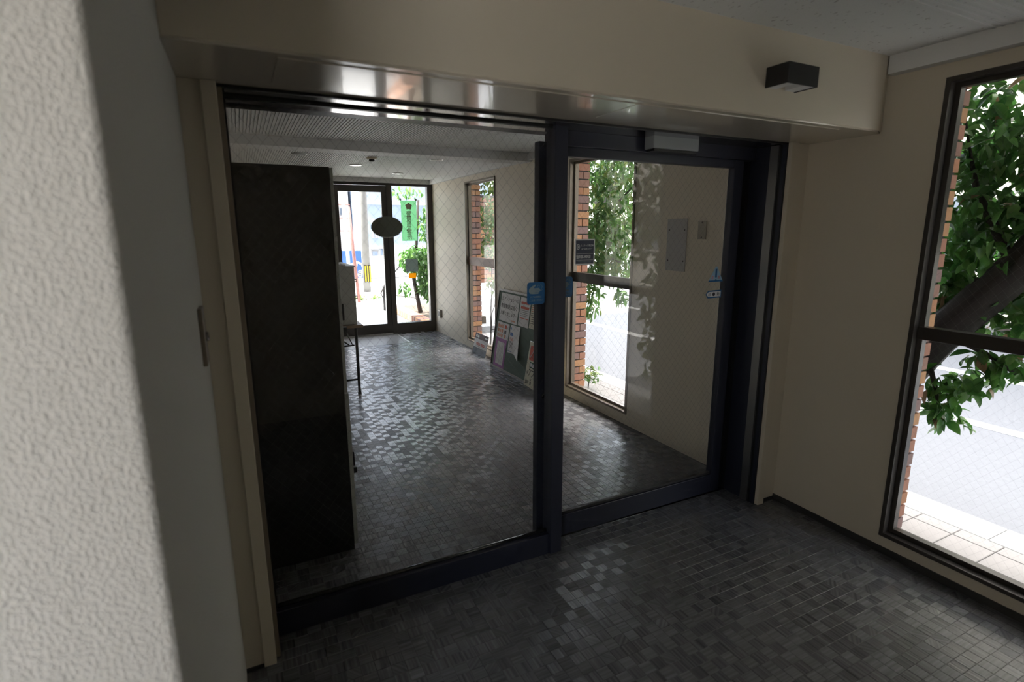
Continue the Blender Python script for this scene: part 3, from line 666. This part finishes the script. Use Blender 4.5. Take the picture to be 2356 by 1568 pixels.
# banner, square and yellow stickers on the far sidelight
GF = F-.002
s = thing('green_banner', 'green vertical banner hung from suction cups on the sidelight', 'banner', (-.383, GF, 1.49))
M_BAN = leaf_mat('banner_green', (.40, .68, .46), (.42, .70, .48), .8); M_BANR = mat('banner_print', (.34, .27, .22), .6)
MB().box(-.510, -.258, GF-.004, GF-.002, 1.49, 2.12).build('cloth', M_BAN, s)
for k, ch in enumerate('警察官立寄所'): text(ch, .088, (-.345, GF-.0045, 1.885-k*.073), (-1, 0, 0), (0, 0, 1), M_BANR, s, ext=.0003, bold=.001)
st = []
for k in range(10):
    a = math.pi/2+k*math.pi/5; r_ = .060 if k % 2 == 0 else .043; st.append((-.385+r_*math.cos(a), GF-.0045, 2.03+r_*math.sin(a)))
flat(st, (0, -.0006, 0), 'blossom_emblem', M_BANR, s)
for x in (-.515, -.262): MB().lathe((x, GF, 2.135), [(.020, 0), (.016, .010), (.009, .016), (.009, .024)], 14, (0, -1, 0)).build('suction_cup', M_PLATE2, s, smooth=True)
s = tag(MB().box(-.468, -.266, GF-.004, GF-.001, .997, 1.203).build('square_sticker', leaf_mat('grey_green', (.34, .40, .38), (.36, .42, .40), .4)), 'grey green square sticker on the sidelight, below the banner', 'sticker')
s = tag(MB().box(-.427, -.304, GF-.004, GF-.001, .89, .972).build('yellow_sticker', leaf_mat('yellow', (.90, .52, .01), (.92, .55, .01), .6)), 'small yellow sticker on the sidelight, under the grey square', 'sticker')

# ------------------------------------------------------------------ street outside
ZG = -.15
tag(MB().box(1.21, 45, -40, 70, ZG-.3, ZG-.02).build('road', M_ASPH), 'pale asphalt road outside the windows', 'road', kind='structure')
side = tag(MB().box(.08, .95, -12, 6.45, ZG-.3, ZG-.006).build('sidewalk', M_MORTAR), 'paved footway along the street wall', 'pavement', kind='structure')
pv = {}
k = 0; y = -3.0
paver = MB().bev(-.104, .104, -.104, .104, -.03, 0, .003).mesh('paver', M_PAVER)
b = MB()
while y < 6.35:
    for x in (.31, .52, .73, .845):
        hw = .104 if x < .8 else .104
        if x == .845: continue
        if -2.2 < y < 4.6:
            o = bpy.data.objects.new('paver', paver); COL.objects.link(o); o.location = (x, y, ZG); o.parent = side
        else: b.bev(x-.104, x+.104, y-.104, y+.104, ZG-.03, ZG, .003)
    b.bev(.838, .948, y-.104, y+.104, ZG-.03, ZG, .003)
    y += .212
b.build('paver_field', M_PAVER, side, kind='stuff')
kb = MB(); y = -12
kerb = thing('kerb', 'row of concrete kerb stones between footway and road', 'kerb', (1.08, 0, ZG), kind='structure')
km = MB().bev(-.128, .128, -.298, .298, -.2, 0, .006).mesh('kerb_stone', M_CONC)
y = -6
while y < 12:
    o = bpy.data.objects.new('kerb_stone', km); link(o, kerb); o.location = (1.08, y, ZG); y += .6
tag(MB().box(3.2, 3.38, -30, 50, ZG-.02, ZG-.016).build('road_line', M_ROADW), 'near white painted line along the road', 'road marking', kind='structure')
tag(MB().box(5.3, 5.5, -30, 50, ZG-.02, ZG-.016).build('road_line', M_ROADW), 'farther white painted line along the road', 'road marking', kind='structure')
tag(MB().box(-30, 1.21, 9.95, 60, ZG-.3, ZG-.012).box(-30, -4.6, -40, 9.95, ZG-.3, ZG-.012).box(-4.6, 1.21, -40, -12, ZG-.3, ZG-.012).box(-4.6, .08, -12, -2.95, ZG-.3, ZG-.012).build('ground', M_CONC), 'pale concrete ground around the building', 'ground', kind='structure')
pr = tag(MB().box(-3.2, 1.21, 6.45, 9.95, ZG-.3, -.032).build('porch', M_PORCH), 'porch paving outside the street entrance, darkened to stand for shade', 'porch', kind='structure')
y = 6.56
slabm = MB().bev(-.296, .296, -.296, .296, -.03, 0, .004).mesh('paving_slab', M_PORCH)
while y < 9.9:
    x = -2.3
    while x < -.1:
        o = bpy.data.objects.new('paving_slab', slabm); COL.objects.link(o); o.location = (x, y+.2, -.018); o.parent = pr; x += .6
    y += .6

# brick planter at the entrance
pn = thing('brick_planter', 'low brick planter kerb outside the sidelight', 'planter', (.1, 7.6, 0))
MB().box(.12, 1.1, 6.75, 8.95, -.05, .098).build('soil', mat('soil', (.10, .08, .06), .95), pn)
pb = [MB().bev(-.105, .105, -.034, .034, -.12, 0, .004).mesh('brick', m) for m in M_BRICKS]
y = 6.75
while y < 8.95:
    o = bpy.data.objects.new('brick', random.choice(pb)); link(o, pn); o.location = (.01+random.uniform(-.003, .003), y, .10); y += .074
rl = thing('handrail', 'thin black handrail beside the entrance steps', 'handrail', (-.12, 9.2, 0))
MB().tube([(-.19, 9.2, -.03), (-.19, 9.2, .40), (-.20, 9.16, .50)], .026, 8).build('post', M_BLACK, rl)
MB().tube([(-.22, 9.1, .24), (-.28, 9.1, .36), (-.12, 9.22, .60), (.35, 9.6, .95)], .018, 8).build('rail', M_BLACK, rl)
MB().tube([(-.05, 8.9, .33), (.6, 8.2, .26)], .012, 6).build('lower_rail', M_BLACK, rl)

# ------------------------------------------------------------------ trees and shrubs
def leaf_mesh(name, L, W, m, curl=.25):
    b = MB(); rows = [(0, .04), (.25, .8), (.55, 1.0), (.8, .6), (1.0, .0)]
    for t_, wd in rows:
        z = -curl*L*t_*t_
        b.v += [(t_*L, -W/2*wd, z+W*.16*wd), (t_*L, 0, z), (t_*L, W/2*wd, z+W*.16*wd)]
    for k in range(4):
        i = k*3; b.f += [(i, i+3, i+4, i+1), (i+1, i+4, i+5, i+2)]
    me = b.mesh(name, m)
    for p in me.polygons: p.use_smooth = True
    return me
def ltf(p, droop):
    az = random.uniform(0, 2*math.pi); el = random.gauss(droop, .45)
    return Matrix.Translation(p) @ Matrix.Rotation(az, 4, 'Z') @ Matrix.Rotation(el, 4, 'Y') @ Matrix.Rotation(random.uniform(-.9, .9), 4, 'X') @ Matrix.Scale(random.uniform(.7, 1.2), 4)
def tree(name, label, cat, base, stems, clusters, leafs, droop, nobj, group=None):
    t_ = thing(name, label, cat, base, group); tw = MB(); first = True
    for pts, rad in stems:
        MB().tube(pts, rad, 9).build('trunk' if first else 'branch', M_BARK, t_, smooth=True); first = False
    pos = []
    for c_, R_, n_ in clusters:
        c_ = Vector(c_)
        for _ in range(n_):
            v = Vector((random.gauss(0, 1), random.gauss(0, 1), random.gauss(0, 1))).normalized()*random.random()**.45
            pos.append(c_+Vector((v.x*R_[0], v.y*R_[1], v.z*R_[2])))
    pos.sort(key=lambda p: (p-CAM).length)
    binv = Matrix.Translation(-Vector(base)); bigs = {}
    for k, p in enumerate(pos):
        me = random.choice(leafs); mt = ltf(p, droop)
        if k < nobj:
            o = bpy.data.objects.new('leaf', me); COL.objects.link(o); o.parent = t_; o.matrix_parent_inverse = binv; o.matrix_world = mt
            o.matrix_basis = mt
        else:
            b = bigs.setdefault(me.materials[0].name, MB()); i = len(b.v)
            b.v += [tuple(mt @ v.co) for v in me.vertices]; b.f += [tuple(i+q for q in f.vertices) for f in me.polygons]
    for nm, b in bigs.items(): b.build('foliage', bpy.data.materials[nm], t_, smooth=True, kind='stuff')
    return t_
L1 = [leaf_mesh('leaf', .095, .05, M_LEAF), leaf_mesh('leaf', .085, .045, M_LEAF), leaf_mesh('leaf', .09, .05, M_LEAF2), leaf_mesh('leaf', .09, .05, M_LEAF)]
L1D = L1*6 + [leaf_mesh('leaf', .10, .05, M_DRY)]
tree('street_tree', 'leaning broadleaf street tree outside the near window, with unseen shading leaves added', 'tree', (.85, -.12, ZG),
     [([(.85, -.12, ZG), (.84, -.18, .35), (.82, -.34, .68), (.80, -.55, 1.02), (.80, -.88, 1.46), (.78, -1.15, 1.92), (.8, -1.3, 2.5)], [.13, .12, .115, .11, .10, .085, .06]),
      ([(.80, -.60, 1.05), (.78, -.80, .98), (.76, -.95, .90)], [.02, .013, .008]),
      ([(.80, -.50, .95), (.76, -.60, .74), (.74, -.66, .58)], [.02, .012, .007]),
      ([(.8, -.85, 1.45), (.75, -.65, 1.85), (.72, -.55, 2.25)], [.03, .018, .01])],
     [((.90, -.70, 1.75), (.30, .40, .42), 900), ((.90, -.62, 2.2), (.35, .45, .30), 560), ((1.0, -.75, 1.28), (.25, .38, .25), 520),
      ((.78, -.66, .66), (.12, .14, .17), 95), ((.78, -.86, .93), (.12, .16, .10), 70), ((.95, -1.25, 1.9), (.4, .45, .6), 650), ((.95, -1.15, 1.15), (.25, .3, .15), 110), ((1.0, -1.85, 1.9), (.4, .5, .65), 650), ((1.0, -2.4, 1.9), (.4, .4, .7), 350), ((1.15, -1.3, 2.85), (.55, 1.3, .28), 1500), ((.98, -1.72, .75), (.25, .38, .85), 900), ((.78, -.73, .80), (.12, .20, .12), 70), ((.64, -.62, 1.55), (.07, .22, .20), 45), ((.88, -.50, 1.36), (.16, .12, .28), 170)], L1D, .55, 300)  # includes unseen clusters added to cut window light, and a bush for reflection
L2 = [leaf_mesh('leaf', .105, .036, M_LEAF2, .3), leaf_mesh('leaf', .095, .034, M_LEAFY, .3), leaf_mesh('leaf', .10, .036, M_LEAF2, .3)]
tree('evergreen_tree', 'drooping narrow leaved evergreen outside the window beyond the door', 'tree', (1.15, 4.0, ZG),
     [([(1.15, 4.0, ZG), (1.16, 3.95, .6), (1.18, 3.75, 1.2), (1.15, 3.4, 1.9), (1.1, 3.0, 2.9)], [.05, .045, .04, .03, .02]),
      ([(1.18, 3.7, 1.25), (1.05, 3.1, 1.35), (.9, 2.6, 1.3)], [.02, .012, .007]), ([(1.16, 3.5, 1.7), (1.05, 2.9, 1.95), (.95, 2.5, 2.1)], [.02, .012, .007])],
     [((1.05, 3.0, 2.15), (.35, .62, .42), 1000), ((1.05, 3.0, 1.60), (.35, .62, .38), 1100), ((1.05, 3.1, 1.22), (.25, .55, .20), 420),
      ((.95, 3.25, .85), (.14, .22, .30), 150), ((.95, 2.62, .95), (.10, .12, .12), 40), ((1.1, 2.6, 2.5), (.4, .5, .3), 300)], L2, .60, 300)
L3 = [leaf_mesh('leaf', .08, .04, M_LEAFY), leaf_mesh('leaf', .08, .038, M_LEAF2)]
tree('low_plant', 'small leafy plant at the foot of the brick reveal outside', 'plant', (.62, 2.75, ZG),
     [([(.62, 2.75, ZG), (.62, 2.72, .02), (.62, 2.70, .12)], [.006, .005, .003])], [((.62, 2.72, .02), (.13, .16, .10), 60)], L3, .3, 60)
tree('garden_shrub', 'yellow green shrub with bare stems outside the far window', 'shrub', (.62, 5.45, ZG),
     [([(.62, 5.50, ZG), (.62, 5.46, .15), (.60, 5.42, .45), (.60, 5.36, .85), (.6, 5.4, 1.3)], [.016, .014, .012, .010, .008]),
      ([(.61, 5.45, .30), (.62, 5.33, .50), (.62, 5.25, .62)], [.008, .006, .004]), ([(.62, 5.47, .1), (.64, 5.38, .12), (.64, 5.28, .20)], [.007, .005, .003])],
     [((.60, 5.32, .85), (.10, .12, .14), 60), ((.58, 5.42, 1.35), (.12, .2, .30), 160), ((.60, 5.45, 1.85), (.16, .25, .35), 240), ((.62, 5.35, 2.3), (.2, .3, .15), 90)], L3, .5, 200)
# brick wing wall of the porch, carried by the building, with a lamp hood on its end
gp = thing('brick_wing_wall', 'brick wing wall with a dark lamp hood behind the garden shrub', 'wall', (.7, 6.3, .78), kind='structure')
MB().box(.20, 1.235, 6.165, 6.36, .78, 2.22).build('core', M_MORTAR, gp)
pm = [MB().box(-.095, .095, -.01, .1, -.031, .031).mesh('brick', m) for m in M_BRICKS]
pmh = [MB().box(-.045, .045, -.01, .1, -.031, .031).mesh('brick', m) for m in M_BRICKS]
z, k = .815, 0
while z < 2.2:
    xs = [(.75, pm), (.95, pm), (1.15, pm)] if k % 2 else [(.70, pmh), (.85, pm), (1.05, pm), (1.20, pmh)]
    for x, q in xs: o = bpy.data.objects.new('brick', random.choice(q)); link(o, gp); o.location = (x, 6.16, z)
    z += .074; k += 1
MB().lathe((1.12, 6.26, 2.22), [(.09, 0), (.10, .10), (.05, .24), (.01, .26)], 6).build('lamp_hood', M_BLACK, gp)
L4 = [leaf_mesh('leaf', .10, .042, M_LEAF, .35), leaf_mesh('leaf', .09, .04, M_LEAF2, .35), leaf_mesh('leaf', .09, .04, M_LEAF2, .3)]
tree('planter_tree', 'leafy small tree rising from the brick planter outside the sidelight', 'tree', (.16, 7.75, .10),
     [([(.16, 7.75, .108), (.10, 7.72, .4), (.03, 7.68, .8), (.08, 7.6, 1.4), (.15, 7.6, 2.2)], [.045, .04, .038, .03, .02])],
     [((.10, 7.6, 1.12), (.36, .35, .28), 900), ((.24, 7.55, .75), (.22, .3, .35), 620), ((.33, 7.5, 1.75), (.22, .3, .40), 420), ((.24, 7.5, .55), (.18, .3, .20), 130),
      ((-.12, 7.8, .58), (.14, .2, .16), 60), ((.0, 7.9, 2.35), (.4, .35, .14), 70)], L4, .6, 200)

# small white sign in the foliage
sg = thing('street_sign', 'pale square street sign half hidden in the evergreen', 'sign', (1.92, 5.4, ZG))
MB().tube([(1.93, 5.4, ZG), (1.93, 5.4, 3.0)], .035, 10).build('pole', M_ALU, sg)
for z0, z1 in ((2.27, 2.52), (1.94, 2.20)):
    MB().tube([(1.93, 5.4, (z0+z1)/2), (1.93, 4.3, (z0+z1)/2)], .018, 8).build('bracket', M_ALU, sg)
    MB().box(1.89, 1.91, 4.24, 4.54, z0, z1).build('panel', M_SIGNG, sg)

# ------------------------------------------------------------------ across the street, seen through the entrance
up_ = thing('utility_pole', 'grey concrete utility pole with yellow striped guard across the street', 'pole', (.17, 12.7, ZG))
MB().tube([(.17, 12.7, ZG), (.21, 12.7, 3.2), (.24, 12.7, 7.0)], [.105, .098, .085], 16).build('shaft', M_POLE, up_, smooth=True)
for k in range(5):
    MB().box(.12+k*.030, .148+k*.030, 12.585, 12.60, .30, .72).build('guard_stripe', mat('guard_yellow', (.85, .62, .02), .5) if k % 2 == 0 else M_BLACK, up_)
MB().box(.10, .28, 12.60, 12.63, .28, .74).build('guard_plate', M_BLACK, up_)
bevel(MB().box(-.20, .30, 12.2, 12.55, ZG-.05, .02).build('foot_block', M_CONC, up_), .02)
rp = thing('red_pole', 'slim reddish brown post standing before the utility pole', 'pole', (-.27, 11.85, ZG))
MB().tube([(-.22, 11.85, ZG), (-.35, 11.85, 2.24)], .042, 12).build('shaft', mat('rust_red', (.22, .10, .09), .6), rp, smooth=True)
gpz = thing('grey_pole', 'thin pale grey post beside the reddish post', 'pole', (-.05, 14.0, ZG))
MB().tube([(-.04, 14.0, ZG), (-.10, 14.0, 2.55)], .05, 12).build('shaft', M_ALU, gpz, smooth=True)
bs = thing('blue_banner', 'blue shop banner with white characters behind the posts', 'banner', (.38, 16, ZG))
MB().box(.10, .72, 16, 16.03, .12, 1.02).build('cloth', mat('banner_blue', (.03, .10, .48), .6), bs)
text('の', .62, (.22, 15.99, .22), (1, 0, 0), (0, 0, 1), M_STW, bs, ext=.003, bold=.01); text('S', .35, (.56, 15.99, .14), (1, 0, 0), (0, 0, 1), M_STW, bs, ext=.003)
MB().tube([(.08, 16.02, ZG), (.08, 16.02, 1.08)], .02, 8).build('pole', M_ALU, bs)
M_HSE = mat('slate_siding', (.26, .32, .42), .7, noise=.06, nscale=2); M_HW = mat('white_render', (.78, .78, .78), .8); M_WIN = mat('dark_pane', (.10, .12, .15), .2)
h1 = thing('grey_house', 'slate blue upper storey house over a white ground floor', 'building', (4.2, 23, ZG))
MB().box(2.15, 8.0, 22.0, 28.0, .88, 6.2).build('upper_wall', M_HSE, h1); MB().box(2.1, 8.1, 22.15, 28, ZG, .88).build('lower_wall', M_HW, h1)
for z in (2.78, .88): MB().box(2.1, 8.05, 21.93, 22.02, z, z+.06).build('trim_band', M_HW, h1)
for k in range(3): MB().box(2.42+k*.11, 2.48+k*.11, 21.95, 22.0, 1.35, 2.15).build('slit_window', M_HW, h1)
f_ = MB().box(2.78, 3.30, 22.05, 22.16, .12, .86).build('window', M_HSE, h1); MB().box(2.85, 3.22, 22.03, 22.06, .20, .80).build('pane', M_WIN, f_)
f_ = MB().box(2.35, 2.66, 22.08, 22.16, .35, .80).build('window', M_PLATE, h1); MB().box(2.40, 2.61, 22.05, 22.09, .40, .76).build('pane', M_HSE, h1 and f_)
MB().box(5.0, 7.2, 21.9, 22.0, 1.5, 2.6).build('balcony_panel', M_HW, h1)
h2 = thing('white_house', 'white rendered house with small dark windows behind the posts', 'building', (.3, 26, ZG))
MB().box(-5.0, 2.0, 25, 31, ZG, 4.6).build('wall', M_HW, h2)
for x0, z0 in ((1.52, 2.35), (.85, 2.40), (.10, 2.35)):
    f_ = MB().box(x0, x0+.36, 24.93, 25.0, z0, z0+.40).build('window', M_PLATE, h2); MB().box(x0+.05, x0+.31, 24.90, 24.94, z0+.05, z0+.35).build('pane', M_WIN, f_)
for z in (2.85, 2.22, 1.62): MB().box(-5.0, 2.05, 24.92, 25.0, z, z+.045).build('trim_band', mat('dull_red', (.45, .20, .16), .7), h2)
MB().box(.95, 1.25, 24.7, 24.95, .95, 1.28).build('air_conditioner', M_PLATE, h2)
h3 = thing('garden_wall', 'low white street wall in bright sun beyond the poles', 'wall', (3, 19, ZG))
MB().box(1.35, 8.0, 19.0, 19.2, ZG, .62).build('panel', M_HW, h3); MB().box(1.33, 8.02, 18.97, 19.23, .62, .68).build('coping', M_CONC, h3)
h4 = thing('street_house', 'pale house across the road outside the windows', 'building', (11, 2, ZG))
MB().box(9.0, 16, -14, 9, ZG, 8.0).build('wall', mat('beige_render', (.40, .38, .34), .8), h4)
for y in range(-12, 8, 3):
    f_ = MB().box(8.92, 9.0, y, y+1.3, 1.0, 2.3).build('window', M_PLATE, h4); MB().box(8.89, 8.93, y+.08, y+1.22, 1.08, 2.22).build('pane', M_WIN, f_)
MB().box(8.8, 16.2, -14.2, 9.2, 8.0, 8.2).build('roof', M_HSE, h4)
tree('weed_tuft', 'tuft of green weeds at the foot of the utility pole', 'plant', (.0, 12.0, ZG),
     [([(0, 12.0, ZG), (0, 12.0, -.05)], [.006, .003])], [((-.15, 12.0, -.08), (.12, .08, .06), 40), ((.25, 12.0, -.08), (.14, .08, .06), 40)], L3, -.2, 40)
